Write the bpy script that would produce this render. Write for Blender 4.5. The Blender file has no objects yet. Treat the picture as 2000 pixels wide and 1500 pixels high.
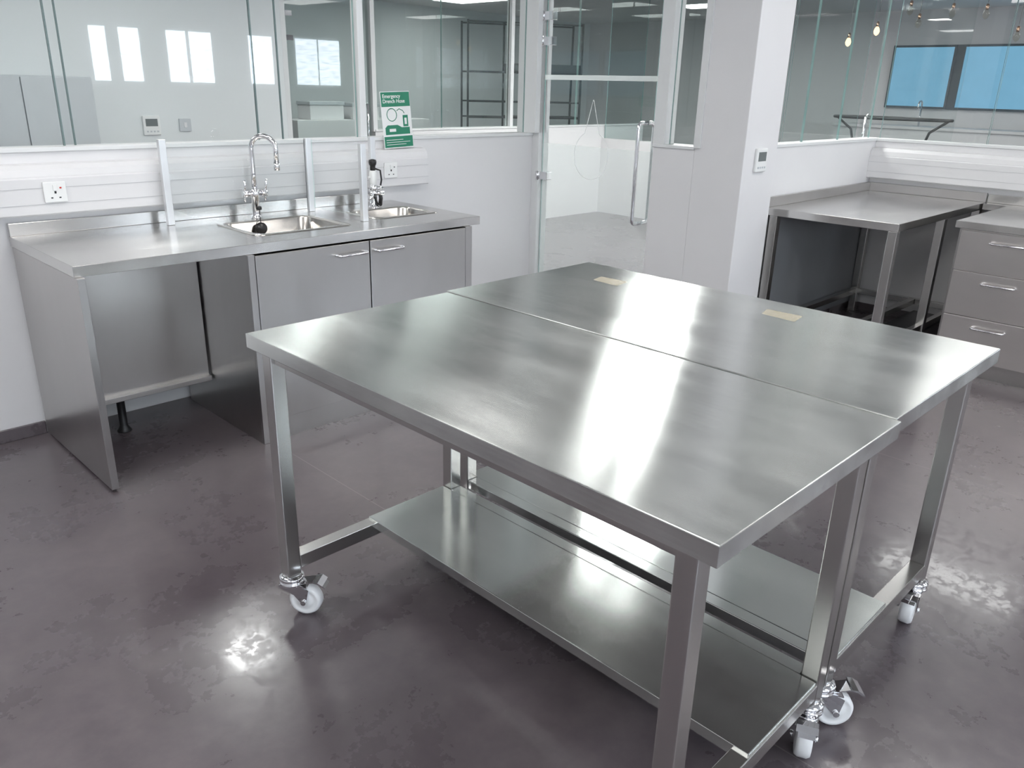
import bpy, bmesh, math, random
from mathutils import Vector, Matrix
random.seed(4)
scene=bpy.context.scene
col=bpy.context.collection
pi=math.pi

# ------------------------------------------------------------------ materials
def newmat(name):
    m=bpy.data.materials.new(name); m.use_nodes=True
    nt=m.node_tree; nt.nodes.clear()
    out=nt.nodes.new("ShaderNodeOutputMaterial")
    return m,nt,out
def N(nt,t,**k):
    n=nt.nodes.new(t)
    for a,b in k.items(): setattr(n,a,b)
    return n
def ramp(nt,src,stops):
    r=N(nt,"ShaderNodeValToRGB"); nt.links.new(src,r.inputs[0])
    el=r.color_ramp.elements
    while len(el)<len(stops): el.new(0.5)
    for e,(p,c) in zip(el,stops):
        e.position=p; e.color=(c,c,c,1) if not isinstance(c,tuple) else (*c,1)
    return r
def noise(nt,scale,detail=3,mapscale=(1,1,1),rough=.5):
    tc=N(nt,"ShaderNodeTexCoord"); mp=N(nt,"ShaderNodeMapping")
    mp.inputs["Scale"].default_value=mapscale
    nz=N(nt,"ShaderNodeTexNoise"); nz.inputs["Scale"].default_value=scale
    nz.inputs["Detail"].default_value=detail; nz.inputs["Roughness"].default_value=rough
    nt.links.new(tc.outputs["Object"],mp.inputs[0]); nt.links.new(mp.outputs[0],nz.inputs["Vector"])
    return nz
def plain(name,c,rough=.5,metal=0,var=.06,scale=8,coat=0,bump=0,trans=0,emis=0,alpha=1):
    m,nt,out=newmat(name)
    b=N(nt,"ShaderNodeBsdfPrincipled"); nt.links.new(b.outputs[0],out.inputs[0])
    nz=noise(nt,scale)
    lo=tuple(max(0,x*(1-var)) for x in c); hi=tuple(min(1,x*(1+var)) for x in c)
    r=ramp(nt,nz.outputs[0],[(.3,lo),(.7,hi)])
    nt.links.new(r.outputs[0],b.inputs["Base Color"])
    b.inputs["Roughness"].default_value=rough; b.inputs["Metallic"].default_value=metal
    b.inputs["Coat Weight"].default_value=coat
    b.inputs["Alpha"].default_value=alpha
    b.inputs["Transmission Weight"].default_value=trans
    if emis:
        nt.links.new(r.outputs[0],b.inputs["Emission Color"]); b.inputs["Emission Strength"].default_value=emis
    if bump:
        bp=N(nt,"ShaderNodeBump"); bp.inputs["Strength"].default_value=bump; bp.inputs["Distance"].default_value=.002
        nt.links.new(nz.outputs[0],bp.inputs["Height"]); nt.links.new(bp.outputs[0],b.inputs["Normal"])
    return m
def steel(name,c,rmin,rmax,aniso,grain,smudge=.04,cloud=2.5,gw=.06):
    """brushed steel, grain = world direction of the brushing ('x','y','z')"""
    m,nt,out=newmat(name)
    b=N(nt,"ShaderNodeBsdfPrincipled"); nt.links.new(b.outputs[0],out.inputs[0])
    b.inputs["Metallic"].default_value=1
    sc={'x':(3,160,160),'y':(160,3,160),'z':(160,160,3),None:(30,30,30)}[grain]
    st={'x':(.6,1.6,1.6),'y':(1.6,.6,1.6),'z':(1.6,1.6,.6),None:(1,1,1)}[grain]
    g=noise(nt,1,2,sc); cl=noise(nt,cloud,5,st,.6)
    m1=N(nt,"ShaderNodeMath",operation='MULTIPLY'); m1.inputs[1].default_value=gw
    m2=N(nt,"ShaderNodeMath",operation='MULTIPLY'); m2.inputs[1].default_value=1-gw
    mix=N(nt,"ShaderNodeMath",operation='ADD')
    nt.links.new(g.outputs[0],m1.inputs[0]); nt.links.new(cl.outputs[0],m2.inputs[0])
    nt.links.new(m1.outputs[0],mix.inputs[0]); nt.links.new(m2.outputs[0],mix.inputs[1])
    rr=ramp(nt,mix.outputs[0],[(.36,rmin),(.64,rmax)])
    nt.links.new(rr.outputs[0],b.inputs["Roughness"])
    cr=ramp(nt,mix.outputs[0],[(.35,tuple(x*(.98-smudge) for x in c)),(.65,tuple(min(1,x*(1.02+smudge)) for x in c))])
    nt.links.new(cr.outputs[0],b.inputs["Base Color"])
    b.inputs["Anisotropic"].default_value=aniso
    if aniso and grain:
        gv={'x':(1,.031,.017),'y':(.031,1,.017),'z':(.031,.017,1)}[grain]
        geo=N(nt,"ShaderNodeNewGeometry"); cr2=N(nt,"ShaderNodeVectorMath",operation='CROSS_PRODUCT')
        cr2.inputs[1].default_value=gv; nt.links.new(geo.outputs["Normal"],cr2.inputs[0])
        nm=N(nt,"ShaderNodeVectorMath",operation='NORMALIZE'); nt.links.new(cr2.outputs[0],nm.inputs[0])
        nt.links.new(nm.outputs[0],b.inputs["Tangent"])
    return m
def glassmat(name,tint,refl=1.0,ior=1.5):
    m,nt,out=newmat(name)
    t=N(nt,"ShaderNodeBsdfTransparent")
    nz=noise(nt,.8,2)
    cr=ramp(nt,nz.outputs[0],[(.3,tuple(x*.985 for x in tint)),(.7,tint)])
    nt.links.new(cr.outputs[0],t.inputs[0])
    g=N(nt,"ShaderNodeBsdfGlossy"); g.inputs["Roughness"].default_value=.012
    fr=N(nt,"ShaderNodeFresnel"); fr.inputs[0].default_value=ior
    mu=N(nt,"ShaderNodeMath",operation='MULTIPLY'); mu.inputs[1].default_value=refl; mu.use_clamp=True
    nt.links.new(fr.outputs[0],mu.inputs[0])
    geo=N(nt,"ShaderNodeNewGeometry")
    inv=N(nt,"ShaderNodeMath",operation='SUBTRACT'); inv.inputs[0].default_value=1; nt.links.new(geo.outputs["Backfacing"],inv.inputs[1])
    m2=N(nt,"ShaderNodeMath",operation='MULTIPLY'); nt.links.new(mu.outputs[0],m2.inputs[0]); nt.links.new(inv.outputs[0],m2.inputs[1])
    mx=N(nt,"ShaderNodeMixShader")
    nt.links.new(m2.outputs[0],mx.inputs[0]); nt.links.new(t.outputs[0],mx.inputs[1]); nt.links.new(g.outputs[0],mx.inputs[2])
    nt.links.new(mx.outputs[0],out.inputs[0])
    return m
def frosted(name,c,clear):
    m,nt,out=newmat(name)
    t=N(nt,"ShaderNodeBsdfTransparent"); t.inputs[0].default_value=(.95,.97,.965,1)
    tl=N(nt,"ShaderNodeBsdfTranslucent"); df=N(nt,"ShaderNodeBsdfPrincipled"); df.inputs["Roughness"].default_value=.25
    nz=noise(nt,3,2); cr=ramp(nt,nz.outputs[0],[(.3,tuple(x*.97 for x in c)),(.7,c)])
    nt.links.new(cr.outputs[0],tl.inputs[0]); nt.links.new(cr.outputs[0],df.inputs["Base Color"])
    a=N(nt,"ShaderNodeMixShader"); a.inputs[0].default_value=.5
    nt.links.new(tl.outputs[0],a.inputs[1]); nt.links.new(df.outputs[0],a.inputs[2])
    b=N(nt,"ShaderNodeMixShader"); b.inputs[0].default_value=clear
    nt.links.new(a.outputs[0],b.inputs[1]); nt.links.new(t.outputs[0],b.inputs[2])
    nt.links.new(b.outputs[0],out.inputs[0]); return m
def emit(name,c,s,lines=False):
    m,nt,out=newmat(name)
    e=N(nt,"ShaderNodeEmission"); e.inputs[1].default_value=s
    nz=noise(nt,6,3,(1,1,6) if lines else (1,1,1)); cr=ramp(nt,nz.outputs[0],[(.3,tuple(x*(.5 if lines else .95) for x in c)),(.65,c)])
    nt.links.new(cr.outputs[0],e.inputs[0]); nt.links.new(e.outputs[0],out.inputs[0]); return m

M={}
M['wall']=plain("white wall paint",(.74,.733,.738),.55,var=.015,scale=3)
M['farwall']=plain("pale teal white wall paint",(.74,.77,.775),.6,var=.03,scale=1)
M['ceil']=plain("ceiling tile",(.78,.79,.79),.8,var=.03,scale=12)
M['white']=plain("white plastic",(.71,.705,.71),.35,var=.01)
M['frame']=plain("white powder coated frame",(.73,.74,.74),.4,var=.01)
M['strip']=plain("painted shadow line grey",(.50,.50,.51),.4,var=.01)
M['sttop']=steel("brushed steel tabletop",(.70,.715,.695),.18,.26,.9,'y',.10,3,.12)
M['stshelf']=steel("brushed steel shelf",(.68,.71,.69),.14,.19,.6,'y',.03,2.5,0)
M['stwork']=steel("brushed steel worktop",(.67,.66,.645),.18,.25,.7,'x',.05,2.5,0)
M['stdoor']=steel("brushed steel door",(.55,.535,.52),.28,.31,.35,'z',.03,1.2,0)
M['stdoorY']=steel("brushed steel drawer front",(.73,.70,.68),.28,.32,.35,'y',.03,1.2,0)
M['stside']=steel("brushed steel side panel",(.54,.525,.515),.28,.32,.35,'z',.03,1.2,0)
M['stleg']=steel("brushed steel tube",(.61,.60,.585),.25,.27,0,'z',.0,1,.0)
M['stsink']=steel("polished sink steel",(.68,.65,.61),.14,.26,0,None,.02,10)
M['chrome']=steel("chrome",(.82,.82,.84),.04,.08,0,None,.02,8)
M['alu']=plain("anodised aluminium",(.72,.73,.74),.35,.6,var=.03)
M['black']=plain("black plastic",(.012,.012,.013),.35,var=.1)
M['blackmetal']=plain("black metal",(.03,.032,.035),.4,var=.1)
M['nylon']=plain("white nylon",(.86,.87,.88),.3,var=.02)
M['glass']=glassmat("clear partition glass",(.970,.986,.983),1.5)
M['glassfar']=glassmat("tinted partition glass",(.91,.955,.946),1.0)
M['glassedge']=plain("green glass edge",(.27,.43,.41),.15,var=.1)
M['seal']=plain("dark glazing seal",(.14,.20,.20),.4,var=.05)
M['screen']=glassmat("clear splash glass",(.98,.99,.99),1.4)
M['screenedge']=plain("pale glass edge",(.62,.72,.70),.15,var=.05)
M['frost']=frosted("frosted film",(.80,.82,.83),.84)
M['frostband']=frosted("white manifestation band",(.82,.85,.85),.6)
M['reflline']=frosted("pale drawn reflection",(.85,.87,.87),.25)
M['green']=plain("green sign ink",(.01,.20,.11),.4,var=.04)
M['signwhite']=plain("white sign board",(.80,.81,.80),.35,var=.01)
M['reflpatch']=plain("pale beige reflection tint",(.80,.71,.53),.3,var=.05,alpha=.24)
M['red']=plain("red switch plastic",(.6,.03,.02),.3)
M['lcd']=plain("grey display",(.13,.15,.15),.2)
M['blind']=emit("blue blind",(.20,.44,.63),1.0)
M['daylight']=emit("daylight window",(.80,.90,1.0),20,True)
M['panel']=emit("light diffuser",(1.0,.985,.97),10.8)
M['streakpanel']=emit("added streak light diffuser",(1.0,.985,.97),38)
M['panelmid']=emit("medium light diffuser",(1.0,.985,.97),62)
M['bulb']=emit("warm filament bulb",(1.0,.70,.40),3)
M['copper']=plain("copper",(.50,.33,.24),.25,1)
M['cord']=plain("grey cord",(.3,.3,.3),.6)
M['bulbglass']=glassmat("clear bulb glass",(.95,.93,.88),1.5)
M['greycab']=plain("grey cabinet laminate",(.52,.55,.57),.5,var=.02)
M['shadepanel']=plain("dark grey shade sheet",(.20,.205,.215),.45,var=.03)
M['dark']=plain("dark blue grey frame",(.08,.11,.13),.5)

def floor_mat():
    m,nt,out=newmat("mottled purple grey vinyl")
    b=N(nt,"ShaderNodeBsdfPrincipled"); nt.links.new(b.outputs[0],out.inputs[0])
    n1=noise(nt,1.3,4,rough=.5); n2=noise(nt,26,6,rough=.7); n3=noise(nt,5,6,rough=.62)
    def mul(src,k):
        q=N(nt,"ShaderNodeMath",operation='MULTIPLY'); q.inputs[1].default_value=k; nt.links.new(src,q.inputs[0]); return q
    def add(x,y):
        q=N(nt,"ShaderNodeMath",operation='ADD'); nt.links.new(x.outputs[0],q.inputs[0]); nt.links.new(y.outputs[0],q.inputs[1]); return q
    s=add(add(mul(n1.outputs[0],.40),mul(n3.outputs[0],.44)),mul(n2.outputs[0],.16))
    cr=ramp(nt,s.outputs[0],[(.34,(.083,.067,.076)),(.5,(.109,.091,.100)),(.66,(.146,.124,.131))])
    tc=N(nt,"ShaderNodeTexCoord"); sp=N(nt,"ShaderNodeSeparateXYZ"); nt.links.new(tc.outputs["Object"],sp.inputs[0])
    def seam(sock,off,per):
        ad=N(nt,"ShaderNodeMath",operation='ADD'); ad.inputs[1].default_value=100*per-off
        md=N(nt,"ShaderNodeMath",operation='MODULO'); md.inputs[1].default_value=per
        lt=N(nt,"ShaderNodeMath",operation='LESS_THAN'); lt.inputs[1].default_value=.004
        nt.links.new(sock,ad.inputs[0]); nt.links.new(ad.outputs[0],md.inputs[0]); nt.links.new(md.outputs[0],lt.inputs[0]); return lt
    s1_=seam(sp.outputs[0],-3.62,2.0)
    mx=N(nt,"ShaderNodeMix",data_type='RGBA'); nt.links.new(s1_.outputs[0],mx.inputs[0])
    nt.links.new(cr.outputs[0],mx.inputs[6]); mx.inputs[7].default_value=(.19,.165,.17,1)
    nt.links.new(mx.outputs[2],b.inputs["Base Color"])
    rr=ramp(nt,s.outputs[0],[(.38,.24),(.62,.34)])
    nt.links.new(rr.outputs[0],b.inputs["Roughness"])
    b.inputs["Coat Weight"].default_value=.42
    r2=ramp(nt,n2.outputs[0],[(.44,.06),(.56,.22)]); nt.links.new(r2.outputs[0],b.inputs["Coat Roughness"])
    bp=N(nt,"ShaderNodeBump"); bp.inputs["Strength"].default_value=.06; bp.inputs["Distance"].default_value=.002
    nt.links.new(n2.outputs[0],bp.inputs["Height"]); nt.links.new(bp.outputs[0],b.inputs["Normal"]); nt.links.new(bp.outputs[0],b.inputs["Coat Normal"])
    return m
M['floor']=floor_mat()

# ------------------------------------------------------------------ geometry builder
class G:
    def __init__(s): s.bm=bmesh.new()
    def box(s,x0,x1,y0,y1,z0,z1,bev=0,mi=0):
        v=[s.bm.verts.new((x,y,z)) for x in (x0,x1) for y in (y0,y1) for z in (z0,z1)]
        fs=[(0,1,3,2),(4,6,7,5),(0,4,5,1),(2,3,7,6),(0,2,6,4),(1,5,7,3)]
        faces=[s.bm.faces.new([v[i] for i in q]) for q in fs]
        for f in faces: f.material_index=mi
        if bev:
            es=list({e for f in faces for e in f.edges})
            r=bmesh.ops.bevel(s.bm,geom=es,offset=bev,segments=2,affect='EDGES',profile=.5)
            for f in r['faces']: f.material_index=mi
        return faces
    def cyl(s,p0,p1,r,seg=20,r2=None,mi=0,cap=True):
        p0=Vector(p0);p1=Vector(p1); d=(p1-p0).normalized()
        a=d.orthogonal().normalized(); b=d.cross(a)
        r2=r if r2 is None else r2
        A=[s.bm.verts.new(p0+(a*math.cos(t)+b*math.sin(t))*r) for t in [2*pi*i/seg for i in range(seg)]]
        B=[s.bm.verts.new(p1+(a*math.cos(t)+b*math.sin(t))*r2) for t in [2*pi*i/seg for i in range(seg)]]
        for i in range(seg):
            f=s.bm.faces.new((A[i],A[(i+1)%seg],B[(i+1)%seg],B[i])); f.smooth=True; f.material_index=mi
        if cap:
            f=s.bm.faces.new(A[::-1]); f.material_index=mi
            f=s.bm.faces.new(B); f.material_index=mi
    def tube(s,pts,r,seg=12,closed=False,mi=0):
        pts=[Vector(p) for p in pts]; n=len(pts)
        rings=[]; a=None
        for i in range(n):
            if closed: d=(pts[(i+1)%n]-pts[i-1]).normalized()
            else: d=(pts[min(i+1,n-1)]-pts[max(i-1,0)]).normalized()
            if a is None: a=d.orthogonal().normalized()
            else: a=(a-d*a.dot(d)).normalized()
            b=d.cross(a)
            rings.append([s.bm.verts.new(pts[i]+(a*math.cos(t)+b*math.sin(t))*r) for t in [2*pi*k/seg for k in range(seg)]])
        for i in range(n if closed else n-1):
            A=rings[i];B=rings[(i+1)%n]
            for k in range(seg):
                f=s.bm.faces.new((A[k],A[(k+1)%seg],B[(k+1)%seg],B[k])); f.smooth=True; f.material_index=mi
        if not closed:
            s.bm.faces.new(rings[0][::-1]).material_index=mi; s.bm.faces.new(rings[-1]).material_index=mi
    def lathe(s,prof,c=(0,0,0),seg=24,mi=0,axis='z'):
        c=Vector(c); rings=[]
        for r,h in prof:
            ring=[]
            for k in range(seg):
                t=2*pi*k/seg
                p=Vector((r*math.cos(t),r*math.sin(t),h))
                if axis=='y': p=Vector((r*math.cos(t),h,r*math.sin(t)))
                if axis=='x': p=Vector((h,r*math.cos(t),r*math.sin(t)))
                ring.append(s.bm.verts.new(c+p))
            rings.append(ring)
        for A,B in zip(rings,rings[1:]):
            for k in range(seg):
                f=s.bm.faces.new((A[k],A[(k+1)%seg],B[(k+1)%seg],B[k])); f.smooth=True; f.material_index=mi
        s.bm.faces.new(rings[0][::-1]).material_index=mi; s.bm.faces.new(rings[-1]).material_index=mi
    def prism(s,poly,h0,h1,axis='x',mi=0):
        def P(u,v,h):
            return {'x':(h,u,v),'y':(u,h,v),'z':(u,v,h)}[axis]
        A=[s.bm.verts.new(P(u,v,h0)) for u,v in poly]; B=[s.bm.verts.new(P(u,v,h1)) for u,v in poly]
        n=len(poly)
        for i in range(n): s.bm.faces.new((A[i],A[(i+1)%n],B[(i+1)%n],B[i])).material_index=mi
        s.bm.faces.new(A[::-1]).material_index=mi; s.bm.faces.new(B).material_index=mi
    def sheet(s,pts,th,y0,y1):
        """sheet metal strip following a curve in the xz plane"""
        n=len(pts); up=[];dn=[]
        for i,(x,z) in enumerate(pts):
            a=pts[max(i-1,0)]; b=pts[min(i+1,n-1)]
            d=Vector((b[0]-a[0],b[1]-a[1])).normalized(); nn=Vector((-d.y,d.x))
            up.append((x+nn.x*th/2,z+nn.y*th/2)); dn.append((x-nn.x*th/2,z-nn.y*th/2))
        for i in range(n-1):
            s.prism([up[i],up[i+1],dn[i+1],dn[i]],y0,y1,'y')
    def scale(s,k):
        for v in s.bm.verts: v.co*=k
        return s
    def out(s,name,mats,parent=None,loc=(0,0,0),rot=None,kind=None,label=None):
        bmesh.ops.recalc_face_normals(s.bm,faces=s.bm.faces)
        me=bpy.data.meshes.new(name); s.bm.to_mesh(me); s.bm.free()
        for m in (mats if isinstance(mats,list) else [mats]): me.materials.append(m)
        ob=bpy.data.objects.new(name,me); col.objects.link(ob)
        ob.location=loc
        if rot: ob.rotation_euler=rot
        if parent: ob.parent=parent
        if kind: ob["kind"]=kind
        if label: ob["label"]=label
        return ob
def thing(name,loc,label,cat,rot=(0,0,0),group=None):
    e=bpy.data.objects.new(name,None); col.objects.link(e); e.location=loc; e.rotation_euler=rot
    e.empty_display_size=.1; e["label"]=label; e["category"]=cat
    if group: e["group"]=group
    return e
def sbox(name,x0,x1,y0,y1,z0,z1,mat,bev=0):
    g=G(); cx,cy=(x0+x1)/2,(y0+y1)/2
    g.box(x0-cx,x1-cx,y0-cy,y1-cy,0,z1-z0,bev)
    return g.out(name,mat,loc=(cx,cy,z0),kind="structure")
def textmesh(name,body,size,mat,parent,loc,rot,align='LEFT'):
    c=bpy.data.curves.new(name+"_curve",'FONT'); c.body=body; c.size=size; c.extrude=.0004; c.align_x=align
    c.space_line=.95; c.offset=.0003
    o=bpy.data.objects.new(name+"_tmp",c); col.objects.link(o)
    bpy.context.view_layer.update()
    me=bpy.data.meshes.new_from_object(o.evaluated_get(bpy.context.evaluated_depsgraph_get()))
    bpy.data.objects.remove(o); me.materials.clear(); me.materials.append(mat)
    ob=bpy.data.objects.new(name,me); col.objects.link(ob); ob.parent=parent; ob.location=loc; ob.rotation_euler=rot
    return ob
def arc(c,r,a0,a1,n,u,v):
    c=Vector(c);u=Vector(u);v=Vector(v)
    return [c+u*r*math.cos(a0+(a1-a0)*i/n)+v*r*math.sin(a0+(a1-a0)*i/n) for i in range(n+1)]

# ------------------------------------------------------------------ room shell
YB=3.92; XS=4.15; Y2=2.42; XR=6.2; ZT=1.25; ZC=2.75
sbox("floor",-3,13.5,-4.2,11.3,-.1,0,M['floor'])
sbox("ceiling",-3,13.5,-4.2,11.3,ZC,ZC+.1,M['ceil'])
sbox("wall_left",-3.1,-3,-4.2,11.3,0,ZC,M['wall'])
sbox("wall_back",-3,XS+.1,YB,YB+.1,0,ZT,M['wall'],.003)
sbox("wall_far",-3,4.02,6.9,7.0,0,ZC,M['farwall'])
sbox("wall_end",-3,13.5,11.2,11.3,0,ZC,M['farwall'])
sbox("wall_beyond",13.4,13.5,-4.2,11.2,0,ZC,M['wall'])
sbox("wall_side",XS,XS+.1,2.64,2.93,0,ZT,M['wall'],.003)
sbox("wall_column",XS,4.52,2.32,2.64,0,ZC,M['wall'],.004)
sbox("wall_alcove",4.52,XR+.1,Y2,Y2+.1,0,ZT,M['wall'],.003)
sbox("wall_right",XR,XR+.1,-1.0,Y2,0,ZT,M['wall'],.003)
sbox("wall_front",-3,13.5,-4.3,-4.2,0,ZC,M['wall'])
k=0
for a,b in [(4.22,4.42),(4.6,4.86),(5.25,5.52),(5.58,5.9),(6.5,6.88),(7.3,7.68),(7.72,8.1),(-2.2,-1.0),(-.6,.6),(1.0,2.2)]:
    k+=1
    sbox("window_%d"%k,a,b,-4.2,-4.18,1.5,2.18,M['daylight'])
tagn=[20]
def pane(x0,x1,y0,y1,z0,z1,mat=None):
    g=G(); tagn[0]+=1
    cx,cy=(x0+x1)/2,(y0+y1)/2
    fs=g.box(x0-cx,x1-cx,y0-cy,y1-cy,0,z1-z0)
    thinx=(x1-x0)<(y1-y0)
    for f in fs:
        f.normal_update(); n=f.normal
        big=abs(n.x)>.5 if thinx else abs(n.y)>.5
        f.material_index=0 if big else 1
    return g.out("window_%d"%tagn[0],[mat or M['glass'],M['glassedge']],loc=(cx,cy,z0),kind="structure")
tn=[0]
def trim(x0,x1,y0,y1,z0,z1,mat=None,bev=.002):
    tn[0]+=1; return sbox("trim_%d"%tn[0],x0,x1,y0,y1,z0,z1,mat or M['frame'],bev)
yg=YB+.045
xs=[-3,-.9,1.215,2.145,2.755]
for a,b in zip(xs,xs[1:]): pane(a,b-.004,yg,yg+.012,ZT+.015,ZC)
for x in (1.212,2.142): trim(x-.003,x+.003,yg-.001,yg+.013,ZT+.018,ZC,M['seal'],0)
for x in (1.262,2.29): trim(x-.003,x+.003,yg+.016,yg+.026,ZT+.018,ZC,M['seal'],0)
pane(2.80,4.10,yg,yg+.012,ZT+.015,ZC)
trim(-3,4.15,YB-.01,YB+.11,ZT,ZT+.018)
trim(2.757,2.797,YB+.02,YB+.08,ZT+.018,ZC)
trim(XS-.05,XS+.06,YB-.06,YB+.11,ZT+.018,ZC)
trim(XS-.01,XS+.09,3.86,3.92,0,ZC)
trim(XS-.01,XS+.09,2.845,2.93,ZT,ZC)
trim(XS-.01,XS+.09,2.60,2.645,ZT,ZC)
trim(XS-.012,XS+.11,2.64,2.93,ZT-.01,ZT+.008)
pane(XS+.04,XS+.052,2.645,2.845,ZT+.008,ZC)
xs=[4.52,5.12,5.65,6.18]
for a,b in zip(xs,xs[1:]): pane(a+.004,b-.004,Y2+.045,Y2+.057,ZT+.015,ZC)
trim(4.52,6.3,Y2-.01,Y2+.11,ZT,ZT+.018)
ys=[2.42,1.7,.6,-1.0]
for a,b in zip(ys,ys[1:]): pane(XR+.045,XR+.057,b+.004,a-.004,ZT+.015,ZC)
trim(XR-.01,XR+.11,-1.0,Y2,ZT,ZT+.018)
sbox("baseboard_back",-3,.92,YB-.012,YB,0,.06,M['floor'],.003)
sbox("baseboard_side",XS-.012,XS,2.64,2.93,0,.06,M['floor'],.003)
sbox("baseboard_column",XS-.012,4.52,2.308,2.32,0,.06,M['floor'],.003)
sbox("baseboard_right",XR-.012,XR,-1,Y2,0,.06,M['floor'],.003)
sbox("baseboard_alcove",4.52,XR-.012,Y2-.012,Y2,0,.06,M['floor'],.003)

# glass door
dx=XS+.03
g=G(); fs=g.box(-.005,.005,-.46,.46,0,2.5)
for f in fs:
    f.normal_update(); f.material_index=0 if abs(f.normal.x)>.5 else 1
door=g.out("door_1",[M['glass'],M['glassedge']],loc=(dx,3.395,.02),kind="structure")
g=G(); g.box(-.0015,0,-.458,.458,.0,.0+1.18)
g.out("frosted_film",M['frost'],door,(-.0055,0,.005))
g=G(); g.box(-.0015,0,-.458,.458,0,.03)
g.out("manifestation_band",M['frostband'],door,(-.0055,0,1.585))
for z in (.99,1.84,1.99):
    g=G(); g.box(-.03,.02,-.055,.045,-.026,.026,.003); g.cyl((-.034,.03,-.03),(-.034,.03,.03),.011)
    g.out("hinge",M['chrome'],door,(0,.445,z-.02))
g=G()
def dloop(s):
    p=arc((s*.05,0,.27),.03,pi/2,0,6,(s,0,0),(0,0,1))
    q=arc((s*.05,0,-.27),.03,0,-pi/2,6,(s,0,0),(0,0,1))
    return [(s*.004,0,.30)]+p+q+[(s*.004,0,-.30)]
g.tube(dloop(-1),.0125,14); g.tube(dloop(1),.0125,14)
g.out("handle",M['chrome'],door,(0,-.385,1.05))
g=G()
pts=[(0,.0,.34)]+[(0,-.14*math.sin(t),-.15*math.cos(t)) for t in [pi*.86-2*pi*.86*i/30 for i in range(31)]]+[(0,.004,.34)]
g.tube(pts,.0018,6)
g.out("reflection_line",M['reflline'],door,(-.009,.03,1.13))  # thin pale tube drawn on the glass as a reflection line

# ------------------------------------------------------------------ trunking and sockets
def trunking(axis,a,b,base,label):
    mid=(a+b)/2; hl=(b-a)/2
    e=thing("cable_trunking",(mid,base-.001,.995) if axis=='x' else (base-.001,mid,.995),label,"cable trunking")
    prof=[(0,0),(.066,0),(.072,.006),(.072,.150),(.066,.156),(.066,.160),(.058,.187),(.040,.205),(0,.210)]
    g=G()
    g.prism([(-u,v) for u,v in prof],-hl,hl,axis)
    g.out("body",M['white'],e)
    for z in (.045,.112):
        g=G()
        if axis=='x': g.box(-hl,hl,-.0735,-.072,z,z+.002)
        else: g.box(-.0735,-.072,-hl,hl,z,z+.002)
        g.out("groove_shade",M['strip'],e)  # thin grey strips paint the shadow lines of the trunking grooves
    return e
trunking('x',-3,3.165,YB,"white plastic dado trunking along wall above sink counter")
trunking('y',-1,Y2-.001,XR,"white plastic dado trunking along wall above drawer unit")
def socket(x,y,z,label,red=True):
    e=thing("wall_socket",(x,y,z),label,"socket")
    g=G(); g.box(-.045,.045,-.01,0,-.043,.043,.003); g.out("face_plate",M['signwhite'],e)
    g=G(); g.box(-.008,.008,-.014,-.01,.006,.030,.001); g.out("switch",M['signwhite'],e)
    g=G(); g.box(.018,.026,-.0125,-.01,.014,.020,.0008)
    g.out("indicator",M['red'] if red else M['lcd'],e)
    for q in ((-.004,.004,-.006,.004),(-.020,-.012,-.026,-.021),(.012,.020,-.026,-.021)):
        g=G(); g.box(q[0],q[1],-.0108,-.01,q[2],q[3]); g.out("pin_hole",M['black'],e)
socket(1.105,YB-.0745,1.09,"white switched wall socket with red indicator on trunking")
socket(2.88,YB-.0745,1.09,"white wall socket plate behind drench hose",False)

def thermostat(loc,label,s=1):
    e=thing("thermostat",loc,label,"thermostat")
    g=G(); g.box(-.06*s,.06*s,-.018,0,-.065*s,.065*s,.006); g.out("housing",M['signwhite'],e)
    g=G(); g.box(-.042*s,.042*s,-.0195,-.018,-.005*s,.045*s); g.out("display",M['lcd'],e)
    for i in range(4):
        g=G(); g.box((-.04+i*.024)*s,(-.028+i*.024)*s,-.0205,-.018,-.045*s,-.035*s); g.out("button",M['greycab'],e)
thermostat((4.325,2.3205,1.20),"white thermostat with grey display on white column")
thermostat((2.78,6.9005,1.19),"white thermostat with grey display on far wall",1.15)
e=thing("light_switch",(3.06,6.9005,1.19),"small grey square switch plate on far wall","switch")
g=G(); g.box(-.05,.05,-.012,0,-.05,.05,.002); g.out("face_plate",M['greycab'],e)
g=G(); g.box(-.012,.012,-.016,-.012,-.02,.02,.001); g.out("rocker",M['white'],e)

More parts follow.
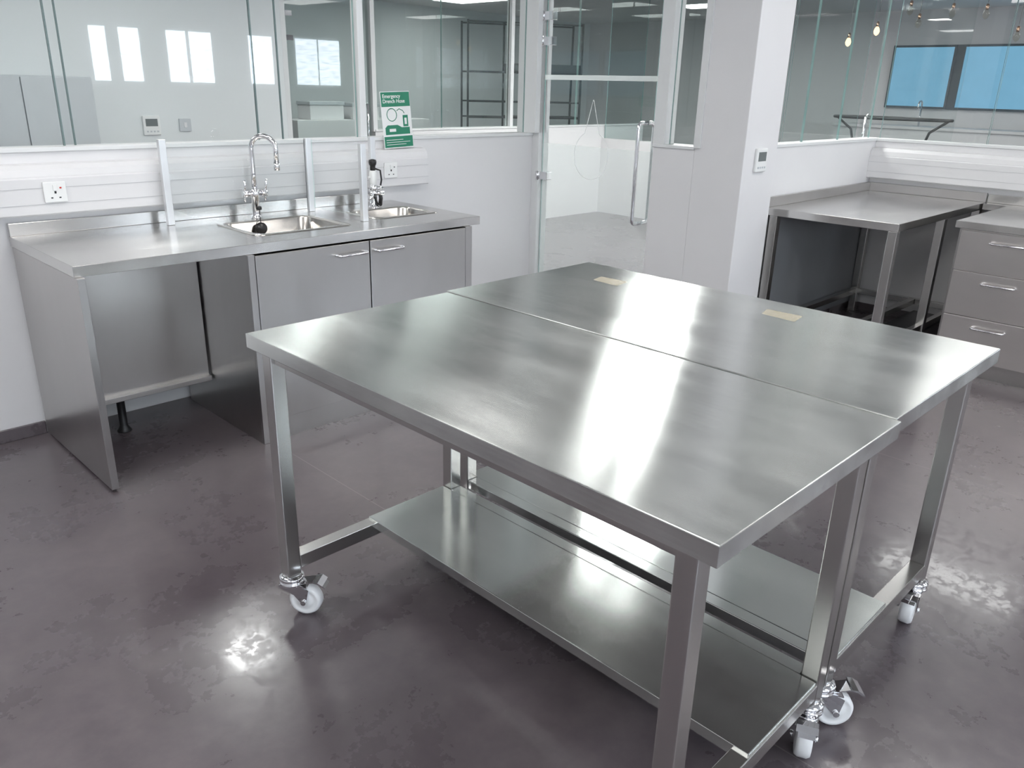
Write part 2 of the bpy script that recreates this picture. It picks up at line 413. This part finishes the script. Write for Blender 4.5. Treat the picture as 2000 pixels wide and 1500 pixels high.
# ------------------------------------------------------------------ casters & tables
ZL=.134
def caster(parent,x,y,ang):
    K=1.07; ztop=ZL/K
    c=bpy.data.objects.new("caster",None); col.objects.link(c); c.parent=parent; c.location=(x,y,0)
    c.rotation_euler=(0,0,ang); c.empty_display_size=.05
    R=.0475; o=.040
    g=G(); prof=[(.008,-.019),(.022,-.019),(.024,-.0165),(.034,-.0165),(.037,-.0185),(.043,-.0175),(R,-.010),(R,.010),(.043,.0175),(.037,.0185),(.034,.0165),(.024,.0165),(.022,.019),(.008,.019)]
    g.lathe(prof,(o,0,R),40,axis='y'); g.scale(K).out("wheel",M['nylon'],c)
    g=G()
    g.lathe([(.020,ztop),(.034,ztop-.003),(.036,ztop-.009),(.034,ztop-.013),(.026,ztop-.016),(.035,ztop-.020),(.036,ztop-.026),(.028,ztop-.031)],(0,0,0),28)
    for s in (-1,1):
        y0=s*.0225; y1=s*.0255
        g.prism([(-.030,ztop-.026),(.034,ztop-.026),(.056,.086),(.050,.058),(.047,.044),(.040,.038),(.033,.044),(.012,.070),(-.026,.086)],min(y0,y1),max(y0,y1),'y')
        g.cyl((o,s*.0255,R),(o,s*.031,R),.008,8)
    g.sheet([(-.031,.086),(-.030,ztop-.028),(-.02,ztop-.024),(.02,ztop-.024),(.038,ztop-.026),(.052,.096)],.003,-.0255,.0255)
    g.scale(K).out("bracket",M['chrome'],c)
    g=G()
    g.sheet([(.018,.1015),(.045,.107),(.068,.112),(.088,.108),(.104,.096)],.0035,-.019,.019)
    g.sheet([(.070,.116),(.084,.114),(.098,.105)],.004,-.024,.024)
    g.scale(K).out("brake_lever",M['chrome'],c)
    return c
def table(x,y,rot,label,angs,shelfw=.37,W=.7395,zt=.90):
    e=thing("work_table",(x,y,0),label,"table",(0,0,rot),group="mobile stainless steel work tables")
    L=1.5;hw=W/2;hl=L/2;th=.042
    g=G(); g.box(-hw,hw,-hl,hl,zt-th,zt,.002)
    g.out("table_top",M['sttop'],e)
    g=G(); t=.045
    lx=hw-.02-t/2; ly=hl-.045-t/2
    for sx in (-1,1): g.box(sx*lx-.015,sx*lx+.015,-ly,ly,zt-th-.03,zt-th)
    for sy in (-1,1): g.box(-lx,lx,sy*ly-.015,sy*ly+.015,zt-th-.03,zt-th)
    g.out("top_frame",M['stleg'],e)
    i=0
    for sx in (-1,1):
        for sy in (-1,1):
            g=G(); g.box(-t/2,t/2,-t/2,t/2,ZL,zt-th,.003)
            g.out("leg",M['stleg'],e,(sx*lx,sy*ly,0))
            caster(e,sx*lx,sy*ly,angs[i]-rot); i+=1
    for sy in (-1,1):
        g=G(); g.box(-lx+t/2,lx-t/2,-t/2,t/2,.155,.20,.002)
        g.out("end_rail",M['stleg'],e,(0,sy*ly,0))
    g=G(); x1=lx+t/2-.002; x0=x1-shelfw
    yy=ly+t/2-.004
    g.box(x0,lx-t/2-.002,-yy,yy,.176,.208,.002)
    g.box(lx-t/2-.002,x1,-ly+t/2+.002,ly-t/2-.002,.176,.208,.002)
    g.out("undershelf",M['stshelf'],e)
    return e
R_=math.radians
T1=table(1.36975,1.27,0,"stainless steel mobile work table with undershelf and clear top",[R_(150),R_(-52),R_(205),R_(120)])
T2=table(2.1195,1.280,pi,"stainless steel mobile work table with two painted beige reflections on top",[R_(100),R_(190),R_(60),R_(-48)],W=.755,zt=.9025)
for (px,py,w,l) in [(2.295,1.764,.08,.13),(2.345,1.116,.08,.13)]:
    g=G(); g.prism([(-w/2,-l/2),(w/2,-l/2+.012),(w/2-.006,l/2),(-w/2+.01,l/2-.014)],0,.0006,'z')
    o=g.out("reflection_patch",M['reflpatch'],loc=(px,py,.9027)); o["label"]="pale beige patch standing in for a warm reflection on steel table top"; o["category"]="painted reflection"; o["group"]="beige reflection patches on table top"  # translucent beige patches painted as warm reflections on the steel

# ------------------------------------------------------------------ sink counter
X0,X1,Y0,Y1=.918,2.93,3.14,3.915
ZW=.91
cw=thing("sink_worktop",(X0,Y0,0),"long stainless steel worktop with upstand and two inset sinks","worktop")
O=Vector((X0,Y0,0))
s1=(1.745,2.225,3.31,3.69); s2=(2.45,2.83,3.38,3.66)
g=G()
xb=sorted([X0,s1[0],s1[1],s2[0],s2[1],X1]); yb=sorted([Y0,s1[2],s2[2],s2[3],s1[3],Y1])
for i in range(len(xb)-1):
    for j in range(len(yb)-1):
        cx=(xb[i]+xb[i+1])/2; cy=(yb[j]+yb[j+1])/2
        if (s1[0]<cx<s1[1] and s1[2]<cy<s1[3]) or (s2[0]<cx<s2[1] and s2[2]<cy<s2[3]): continue
        vs=[g.bm.verts.new(Vector(p)-O) for p in [(xb[i],yb[j],ZW),(xb[i+1],yb[j],ZW),(xb[i+1],yb[j+1],ZW),(xb[i],yb[j+1],ZW)]]
        g.bm.faces.new(vs)
bmesh.ops.remove_doubles(g.bm,verts=g.bm.verts,dist=1e-5)
lx=X1-X0; ly=Y1-Y0
g.box(0,lx,-.001,.002,ZW-.042,ZW-.0004,.001); g.box(-.001,.002,0,ly,ZW-.042,ZW-.0004,.001); g.box(lx-.002,lx+.001,0,ly,ZW-.042,ZW-.0004,.001)
g.box(.002,s1[0]-X0-.03,.002,ly,ZW-.042,ZW-.038)
g.out("worktop",M['stwork'],cw)
g=G(); g.box(0,lx-.18,ly-.022,ly,ZW,ZW+.055,.002)
g.out("upstand",M['stwork'],cw)
def rr(x0,x1,y0,y1,r,z,n=6):
    pts=[]
    for cx,cy,a in [(x1-r,y1-r,0),(x0+r,y1-r,pi/2),(x0+r,y0+r,pi),(x1-r,y0+r,1.5*pi)]:
        for i in range(n+1):
            t=a+pi/2*i/n; pts.append((cx+r*math.cos(t),cy+r*math.sin(t),z))
    return pts
def sink(s,depth):
    x0,x1,y0,y1=s
    g=G(); loops=[]
    for ins,r,z in [(-.018,.045,ZW+.0005),(-.016,.045,ZW+.003),(.008,.06,ZW+.003),(.014,.055,ZW-.004),(.016,.055,ZW-depth+.04),(.03,.05,ZW-depth+.008),(.06,.04,ZW-depth),]:
        loops.append([g.bm.verts.new(Vector(p)-O) for p in rr(x0+ins,x1-ins,y0+ins,y1-ins,r,z)])
    for A,B in zip(loops,loops[1:]):
        n=len(A)
        for i in range(n):
            f=g.bm.faces.new((A[i],A[(i+1)%n],B[(i+1)%n],B[i])); f.smooth=True
    g.bm.faces.new(loops[-1])
    cx,cy=(x0+x1)/2-X0,(y0+y1)/2-Y0
    sk=g.out("sink",M['stsink'],cw)
    g=G(); g.lathe([(.001,ZW-depth+.001),(.04,ZW-depth+.001),(.042,ZW-depth+.004),(.03,ZW-depth+.004),(.028,ZW-depth+.002),(.001,ZW-depth+.002)],(cx,cy,0))
    g.out("drain",M['chrome'],sk)
sink(s1,.17); sink(s2,.15)
g=G(); g.box(.0,.028,-.028,ly-.02,.012,ZW-.043,.001); g.out("end_panel",M['stside'],cw)
g=G(); g.box(.03,.664,.47,.485,.20,ZW-.043,.001); g.box(.03,.664,.44,.485,.19,.215,.002)
g.out("modesty_panel",M['stdoor'],cw)
g=G(); g.lathe([(.03,0),(.032,.004),(.022,.02),(.018,.03),(.018,.19),(.022,.195)],(.27,.56,0))
g.out("support_foot",M['black'],cw)
cb=thing("sink_cabinet",(1.59,3.14,0),"stainless steel two door cabinet under sinks beside open knee space","cabinet")
w=1.27
g=G(); g.box(0,.018,.0,.74,.0,.867,.001); g.box(w-.018,w,.0,.74,.0,.867,.001); g.box(.018,w-.018,.72,.74,.1,.80); g.box(.018,w-.018,.03,.72,.10,.118)
g.box(.0,.03,-.016,.0,.0,.867,.001); g.box(w-.045,w,-.016,.0,.0,.867,.001)
g.out("body",M['stside'],cb)
g=G(); g.box(.03,w-.03,.0,.015,.0,.10); g.out("plinth",M['stdoor'],cb)
for a,b,ha,hb in [(.032,.614,.43,.59),(.620,1.222,.645,.80)]:
    g=G(); g.box(a,b,-.018,0,.105,.862,.0015); d=g.out("door",M['stdoor'],cb)
    g=G(); z=.815
    g.tube([(ha,-.018,z)]+arc((ha+.012,-.036,z),.012,pi,pi*1.5,5,(1,0,0),(0,1,0))+arc((hb-.012,-.036,z),.012,1.5*pi,2*pi,5,(1,0,0),(0,1,0))+[(hb,-.018,z)],.006,10)
    g.out("handle",M['chrome'],d)

tp=thing("swan_neck_tap",(1.985,3.765,ZW),"chrome swan neck mixer tap with two lever handles","tap")
g=G()
g.lathe([(.028,0),(.028,.004),(.022,.010),(.020,.020),(.0195,.10),(.023,.105),(.023,.135),(.016,.142),(.012,.150)],(0,0,0))
g.cyl((-.05,0,.12),(.05,0,.12),.013,16)
for s in (-1,1): g.lathe([(.018,.032),(.0185,.036),(.0185,.062),(.012,.066)] if s>0 else [(.012,-.066),(.0185,-.062),(.0185,-.036),(.018,-.032)],(0,0,.12),axis='x')
g.out("body",M['chrome'],tp)
dirv=Vector((.62,-.78,0)); R=.062
pts=[(0,0,.14),(0,0,.22),(0,0,.325)]+arc(dirv*R+Vector((0,0,.333)),R,pi,0,18,dirv,(0,0,1))+[dirv*2*R+Vector((0,0,.27))]
g=G(); g.tube(pts,.0125,16)
q=dirv*2*R; g.cyl(q+Vector((0,0,.275)),q+Vector((0,0,.235)),.0145,16); g.out("spout",M['chrome'],tp)
for s in (-1,1):
    g=G(); g.tube([(s*.055,0,.12),(s*.056,-.012,.15),(s*.058,-.018,.19)],.0055,10); g.cyl((s*.055,0,.12),(s*.055,0,.08),.005,10); g.out("lever",M['chrome'],tp)
pg=thing("sink_plug",(1.945,3.655,ZW-.035),"black rubber sink plug with chain holder hanging by tap","sink plug")
g=G(); g.lathe([(.022,0),(.029,.003),(.029,.010),(.014,.012),(.004,.02)],(0,0,0))
o=g.out("plug",M['black'],pg,(0,.0,.0),(math.radians(75),0,-.5))
g=G(); pts=[(0,0,.028),(.005,.01,.045),(.02,.04,.06),(.032,.068,.088)]; g.tube(pts,.0022,8); g.lathe([(.012,0),(.014,.004),(.012,.016),(.006,.018)],(.032,.066,.080))
g.out("chain",M['black'],pg)
ss=thing("splash_screen",(1.56,3.80,ZW+.0005),"clear glass splash screen held by aluminium posts around sink","splash screen")
def post(x,y,h=.372):
    g=G(); g.box(-.016,.016,-.013,.013,0,h,.002); g.out("post",M['alu'],ss,(x-1.56,y-3.80,0))
post(1.565,3.80,.385); post(2.32,3.80); post(2.35,3.36); post(2.71,3.78)
def screenpane(x0,x1,y0,y1,z0,z1,loc=(0,0,0),rot=None,axis='y'):
    g=G(); fs=g.box(x0,x1,y0,y1,z0,z1)
    for f in fs:
        f.normal_update(); n=f.normal
        f.material_index=0 if abs(n.y if axis=='y' else n.x)>.5 else 1
    g.out("glass_panel",[M['screen'],M['screenedge']],ss,loc,rot)
screenpane(.022,.744,.003,.009,.02,.365)
screenpane(-.003,.003,-.42,-.014,.02,.365,(.775,0,0),(0,0,math.radians(3.5)),'x')
dh=thing("drench_hose",(2.665,3.715,ZW),"emergency drench hose unit with white body and black grip","drench hose")
g=G(); g.lathe([(.030,0),(.030,.006),(.022,.012),(.018,.04),(.018,.09),(.023,.095),(.023,.12),(.012,.125)],(0,0,0)); g.cyl((0,0,.105),(.055,-.01,.105),.009); g.tube([(-.01,-.02,.06),(-.03,-.03,.07),(-.055,-.035,.05)],.008); g.cyl((-.035,-.005,.08),(.045,-.03,.08),.013); g.out("valve_body",M['chrome'],dh)
g=G(); g.lathe([(.014,.12),(.019,.13),(.021,.15),(.021,.185),(.015,.20)],(0,0,0)); g.cyl((0,0,.165),(-.03,0,.165),.006); g.out("spray_body",M['signwhite'],dh)
g=G(); g.lathe([(.013,.198),(.015,.205),(.015,.225),(.020,.232),(.022,.245),(.020,.256),(.006,.26)],(0,0,0)); g.tube([(.008,-.01,.21),(.035,-.02,.20),(.04,-.022,.15),(.034,-.02,.12)],.005); g.out("spray_head",M['black'],dh)
g=G(); g.tube([(.0,-.018,.09),(-.012,-.024,.07),(.0,-.026,.03),(.03,-.02,.012),(.05,.0,.012),(.04,.02,.014),(.0,.022,.012)],.006); g.tube([(.03,-.018,.08),(.034,-.02,.05),(.03,-.018,.014)],.011); g.out("hose",M['black'],dh)

# safety sign
sg=thing("safety_sign",(2.975,3.878,1.207),"green and white emergency drench hose sign resting on trunking","sign",(math.radians(-4),math.radians(-2.0),0))
sw=.105
g=G(); g.box(-sw,sw,-.003,0,0,.31,.002); g.out("board",M['signwhite'],sg)
def flat(g,x0,x1,z0,z1,d=.001): g.box(x0,x1,-.003-d,-.003,z0,z1)
g=G(); flat(g,-sw+.004,sw-.004,.228,.306); g.out("header_band",M['green'],sg)
textmesh("header_lettering","Emergency\nDrench Hose",.0285,M['signwhite'],sg,(-sw+.014,-.0043,.275),(pi/2,0,0))
g=G(); flat(g,-sw+.004,sw-.004,.006,.066)
g.out("footer_band",M['green'],sg)
for i,wd in enumerate((.12,.17,.14)):
    g=G(); g.box(-sw+.016,-sw+.016+wd,-.0046,-.004,.046-i*.013,.0485-i*.013)
    g.out("footer_line",M['signwhite'],sg)
g=G()
ring=[Vector((-.035+.034*math.cos(t),-.0035,.184+.034*math.sin(t))) for t in [2*pi*i/28 for i in range(28)]]
g.tube(ring,.0022,6,closed=True)
g.out("pictogram_head",M['green'],sg)
g=G()
g.tube([(.002,-.0035,.205),(.02,-.0035,.215),(.045,-.0035,.205),(.055,-.0035,.19)],.0022,6)
flat(g,.042,.078,.118,.18)
g.out("pictogram_hose",M['green'],sg)
g=G(); g.prism([(-.088,.076),(.086,.076),(.086,.114),(.03,.114),(.0,.128),(-.07,.128),(-.088,.114)],-.004,-.003,'y')
g.out("pictogram_basin",M['green'],sg)
g=G(); g.box(-.06,-.015,-.0048,-.004,.092,.108); g.out("pictogram_mark",M['signwhite'],sg)
g=G(); g.box(.052,.068,-.0048,-.004,.13,.165); g.out("pictogram_mark",M['signwhite'],sg)

# ------------------------------------------------------------------ alcove bench
bx=thing("alcove_bench",(4.65,1.61,0),"stainless steel bench with upstand and low rails against alcove wall","bench")
L=1.54;D=.805;zt=.90
g=G(); g.box(0,L,0,D,zt-.045,zt,.002); g.out("worktop",M['stwork'],bx)
g=G(); g.box(0,L,D-.02,D,zt,zt+.06,.002); g.box(L-.02,L,0,D-.02,zt,zt+.06,.002); g.out("upstand",M['stside'],bx)
for x in (.03,.80,L-.06):
    for y in (.03,D-.06):
        if x==.80 and y>.1: continue
        g=G(); g.box(-.025,.025,-.025,.025,0,zt-.045,.003); g.out("leg",M['stleg'],bx,(x+.0,y+.0,0))
g=G()
g.box(.03,L-.06,D-.08,D-.04,.14,.18,.002); g.box(.01,.05,.05,D-.08,.14,.18,.002); g.box(.055,L-.09,.30,.34,.14,.18,.002); g.box(L-.08,L-.04,.05,D-.08,.14,.18,.002); g.box(.055,L-.09,.012,.048,.14,.18,.002)
g.out("low_rail",M['stleg'],bx)
g=G(); g.box(.06,L-.09,.06,.29,.08,.10,.002); g.out("low_shelf",M['blackmetal'],bx)
g=G(); g.box(.05,L-.03,D-.03,D-.018,.07,zt-.046,.001); g.out("shade_back",M['shadepanel'],bx)  # dark sheet added to paint the shade under the bench
du=thing("drawer_unit",(5.10,.40,0),"stainless steel drawer cabinet with three bar handled drawers and worktop","cabinet")
DY=1.055; DX=1.09
g=G(); g.box(.02,DX,.0,DY-.02,.09,.857,.001); g.box(.06,DX,.02,DY-.04,0,.09); g.out("body",M['stside'],du)
g=G(); g.box(-.01,DX,0,DY,.86,.90,.002); g.box(DX-.02,DX,0,DY+.145,.90,.955,.002); g.box(DX-.10,DX,DY,DY+.145,.86,.90,.001); g.out("worktop",M['stwork'],du)
g=G(); g.box(DX-.03,DX-.015,DY-.02,DY+.145,.06,.86); g.out("gap_shade",M['shadepanel'],du)  # dark sheet stands in for shade in the gap beside the bench
for cidx in range(2):
    ya=DY-.03-.50*(cidx+1); yb2=ya+.495
    for a,b in [(.625,.85),(.365,.618),(.105,.358)]:
        g=G(); g.box(0,.02,ya,yb2,a,b,.0015); d=g.out("drawer",M['stdoorY'],du)
        zz=b-.055; ym=(ya+yb2)/2; h=.085
        g=G(); g.tube([(0,ym-h,zz)]+arc((-.018,ym-h+.012,zz),.012,pi*1.5,pi,5,(1,0,0),(0,1,0))+arc((-.018,ym+h-.012,zz),.012,pi,pi/2,5,(1,0,0),(0,1,0))+[(0,ym+h,zz)],.006,10)
        g.out("handle",M['chrome'],d)

# ------------------------------------------------------------------ rooms beyond
for i,(a,b) in enumerate([(.35,1.30),(1.31,2.25)]):
    c=thing("tall_cabinet",((a+b)/2,6.55,0),"pale grey laminate storage cabinet against far wall","cabinet",group="pale grey cabinets in next room")
    hw=(b-a)/2
    g=G(); g.box(-hw,hw,0,.34,0,1.55,.003); g.out("body",M['greycab'],c)
    for s in (0,1):
        g=G(); g.box(-hw+.004+s*hw,s*hw-.004,-.018,0,.08,1.54,.002); d=g.out("door",M['greycab'],c)
sbox("wall_partition",5.0,9.5,6.9,7.0,0,1.1,M['wall'])
trim(4.02,4.07,6.9,6.98,0,ZC); trim(4.98,5.03,6.9,6.98,1.1,ZC); trim(5.0,9.5,6.89,7.01,1.1,1.12)
for a,b in [(5.03,5.9),(5.91,6.9),(6.95,8.1),(8.12,9.5)]: pane(a,b,6.94,6.952,1.12,ZC,M['glassfar'])
trim(6.9,6.95,6.9,6.98,1.12,ZC)
g=G(); g.box(-.45,.45,-.005,.005,0,2.4); d2=g.out("door_2",[M['glassfar']],loc=(4.53,6.94,.02),kind="structure")
g=G(); g.tube([(0,-.006,.3),(0,-.05,.28),(0,-.05,-.28),(0,-.006,-.3)],.011,10); g.out("handle",M['chrome'],d2,(.38,0,1.05))
for z in (1.9,2.1):
    g=G(); g.box(-.04,.04,-.02,.02,-.022,.022,.002); g.out("hinge",M['chrome'],d2,(-.42,0,z))
sbox("wall_corridor",8.6,8.7,3.6,6.9,0,.95,M['wall'])
for a,b in [(3.6,4.4),(4.42,5.2),(5.22,6.1),(6.12,6.88)]: pane(8.64,8.652,a,b,.95,ZC,M['glassfar'])
g=G(); g.box(-.005,.005,-.45,.45,0,2.4); d3=g.out("door_3",[M['glass']],loc=(8.65,3.12,.02),kind="structure")
g=G(); g.tube([(-.006,0,.3),(-.05,0,.28),(-.05,0,-.28),(-.006,0,-.3)],.013,10); g.out("handle",M['chrome'],d3,(0,.38,1.05))
rk=thing("shelving_rack",(8.3,8.1,0),"black metal open shelving rack in glazed room","shelving")
rk.rotation_euler=(0,0,math.radians(-30))
g=G()
for x in (-.78,-.2,.78):
    for y in (-.2,.2): g.box(x-.012,x+.012,y-.012,y+.012,0,2.35)
g.out("frame",M['blackmetal'],rk)
for z in (.5,1.15,1.35,1.72,2.32):
    g=G()
    g.box(-.78,.78,-.2,-.18,z,z+.02); g.box(-.78,.78,.18,.2,z,z+.02)
    if z in(1.15,1.72): g.box(-.2,.78,-.2,.2,z,z+.03 if z<1.5 else z+.12)
    g.out("shelf",M['blackmetal'],rk)
ct=thing("storage_counter",(6.9,9.2,0),"white storage counter in glazed room","counter")
g=G(); g.box(-1.4,.7,0,.6,0,1.1,.004); g.out("body",M['wall'],ct)
for i,(x,wd,h) in enumerate([(-.9,.5,.22),(-.3,.42,.2)]):
    b=thing("storage_box",(6.9+x,9.3,1.1),"white lidded storage box on white counter","box",group="boxes on storage counter")
    g=G(); g.box(-wd/2,wd/2,0,.3,0,h*.8,.006); g.out("body",M['wall'],b)
    g=G(); g.box(-wd/2-.01,wd/2+.01,-.01,.31,h*.8,h,.006); g.out("lid",M['greycab'],b)
k=40
for a,b in [(4.29,5.18),(3.12,4.20),(1.6,3.03)]:
    k+=1
    sbox("window_%d"%k,13.36,13.38,a+.03,b-.03,1.42,2.24,M['blind'])
    trim(13.34,13.40,a,a+.03,1.39,2.27,M['dark']); trim(13.34,13.40,b-.03,b,1.39,2.27,M['dark'])
    trim(13.34,13.40,a+.03,b-.03,1.39,1.42,M['dark']); trim(13.34,13.40,a+.03,b-.03,2.24,2.27,M['dark'])
trim(13.36,13.40,4.2,4.29,1.39,2.27,M['dark']); trim(13.36,13.40,3.03,3.12,1.39,2.27,M['dark'])
kc=thing("kitchen_counter",(12.6,3.6,0),"white kitchen counter below blue blind windows","counter")
g=G(); g.box(.03,.7,-2,2,0,1.11); g.out("body",M['wall'],kc)
g=G(); g.box(0,.72,-2.02,2.02,1.11,1.15,.004); g.out("counter_top",M['white'],kc)
kt=thing("kitchen_tap",(12.85,4.45,1.15),"chrome kitchen tap on white counter","tap")
g=G(); g.tube([(0,0,0),(0,0,.28)]+arc((-.07,0,.28),.07,0,pi,10,(1,0,0),(0,0,1))+[(-.14,0,.22)],.012,10); g.out("spout",M['chrome'],kt)
g=G(); g.cyl((0,0,.08),(0,.07,.12),.01,8); g.out("lever",M['chrome'],kt)
bt=thing("bar_table",(9.4,3.55,0),"black tubular frame high table in next room","table")
g=G()
g.tube([Vector((.24*math.cos(t),.62*math.sin(t),1.33)) for t in [2*pi*i/40 for i in range(40)]],.016,8,closed=True)
g.out("rim",M['blackmetal'],bt)
for s in (-1,1):
    g=G(); g.tube([(0,s*.6,1.33),(0,s*.42,1.2),(0,s*.3,.8),(0,s*.45,0)],.014,8); g.out("leg",M['blackmetal'],bt)
pend=[(9,3.98,2.12,1),(9,3.70,2.22,1),(9,3.40,2.40,0),(9,3.3,2.28,0),(9,3.0,2.36,0),(9,2.70,2.34,0),(9,2.40,2.14,0),(9.1,2.29,2.08,0)]
for i,(x,y,z,lit) in enumerate(pend):
    p=thing("pendant_lamp",(x,y,z),"copper capped %s filament bulb pendant hanging from ceiling"%("glowing" if lit else "unlit"),"lamp",group="filament bulb pendants")
    g=G(); g.cyl((0,0,.06),(0,0,ZC-z),.003,6); g.out("cable",M['cord'],p)
    g=G(); g.lathe([(.012,0),(.015,.01),(.015,.04),(.006,.05)],seg=12); g.out("cap",M['copper'],p)
    g=G(); g.lathe([(.004,-.085),(.022,-.07),(.030,-.045),(.022,-.015),(.012,0)],seg=16); g.out("bulb",M['bulb'] if lit else M['bulbglass'],p)

# ------------------------------------------------------------------ ceiling lights
def light(x,y,w,l,mat='panel'):
    e=thing("ceiling_light",(x,y,ZC),"white ceiling light panel","light",group="real and added ceiling light panels")
    g=G(); g.box(-w/2-.02,w/2+.02,-l/2-.02,-l/2,-.02,0); g.box(-w/2-.02,w/2+.02,l/2,l/2+.02,-.02,0); g.box(-w/2-.02,-w/2,-l/2,l/2,-.02,0); g.box(w/2,w/2+.02,-l/2,l/2,-.02,0)
    g.out("frame",M['frame'],e)
    g=G(); g.box(-w/2,w/2,-l/2,l/2,-.012,-.002); g.out("diffuser",M[mat],e)
for (x,y,w_,l) in [(-.8,-1.8,.6,1.2),(1.8,-1.8,.6,1.2),(4.6,-1.8,.6,1.2),(7.4,-1.8,.6,1.2),
                  (-.8,1.0,.6,1.2),(1.6,1.2,.6,1.2),(4.4,.8,.6,1.2),
                  (.0,3.0,.6,1.2),(2.0,3.0,.6,.6),(-.3,5.4,.6,1.2),  # the square panel is added to brighten the column face
                  (7.6,1.6,.6,1.2),(10.6,4.2,.6,1.2),(10.6,1.2,.6,1.2),(5.0,8.6,.6,1.2),(6.8,8.3,.6,1.2),(8.8,9.6,.6,1.2),(11.2,7.0,.6,1.2)]:  # the pair over the glazed room is added to brighten its end wall
    light(x,y,w_,l)
light(2.34,5.16,.34,.34,'panelmid')
light(5.9,3.90,1.2,.7,'streakpanel')  # unseen panel added to throw the bright streak on the tabletops
light(7.2,4.62,1.2,.7,'streakpanel')  # second added panel, lengthens the same streak

w=bpy.data.worlds.new("world"); scene.world=w; w.use_nodes=True
w.node_tree.nodes["Background"].inputs[0].default_value=(.8,.88,1,1); w.node_tree.nodes["Background"].inputs[1].default_value=.4

# ------------------------------------------------------------------ camera
f=1566.;th=math.radians(20.38);ph=math.radians(44.4);r=math.radians(1.458);H=1.56
F=Vector((math.cos(th)*math.cos(ph),math.cos(th)*math.sin(ph),-math.sin(th)))
R0=Vector((math.sin(ph),-math.cos(ph),0));U0=Vector((math.sin(th)*math.cos(ph),math.sin(th)*math.sin(ph),math.cos(th)))
IX=R0*math.cos(r)+U0*math.sin(r);IU=-R0*math.sin(r)+U0*math.cos(r)
cd=bpy.data.cameras.new("camera"); cd.sensor_width=36; cd.lens=f*36/2000; cd.clip_start=.02
co=bpy.data.objects.new("camera",cd); col.objects.link(co); scene.camera=co
mt=Matrix.Identity(4)
for i in range(3):
    mt[i][0]=IX[i]; mt[i][1]=IU[i]; mt[i][2]=-F[i]
mt[2][3]=H
co.matrix_world=mt
scene.view_settings.view_transform='Standard'
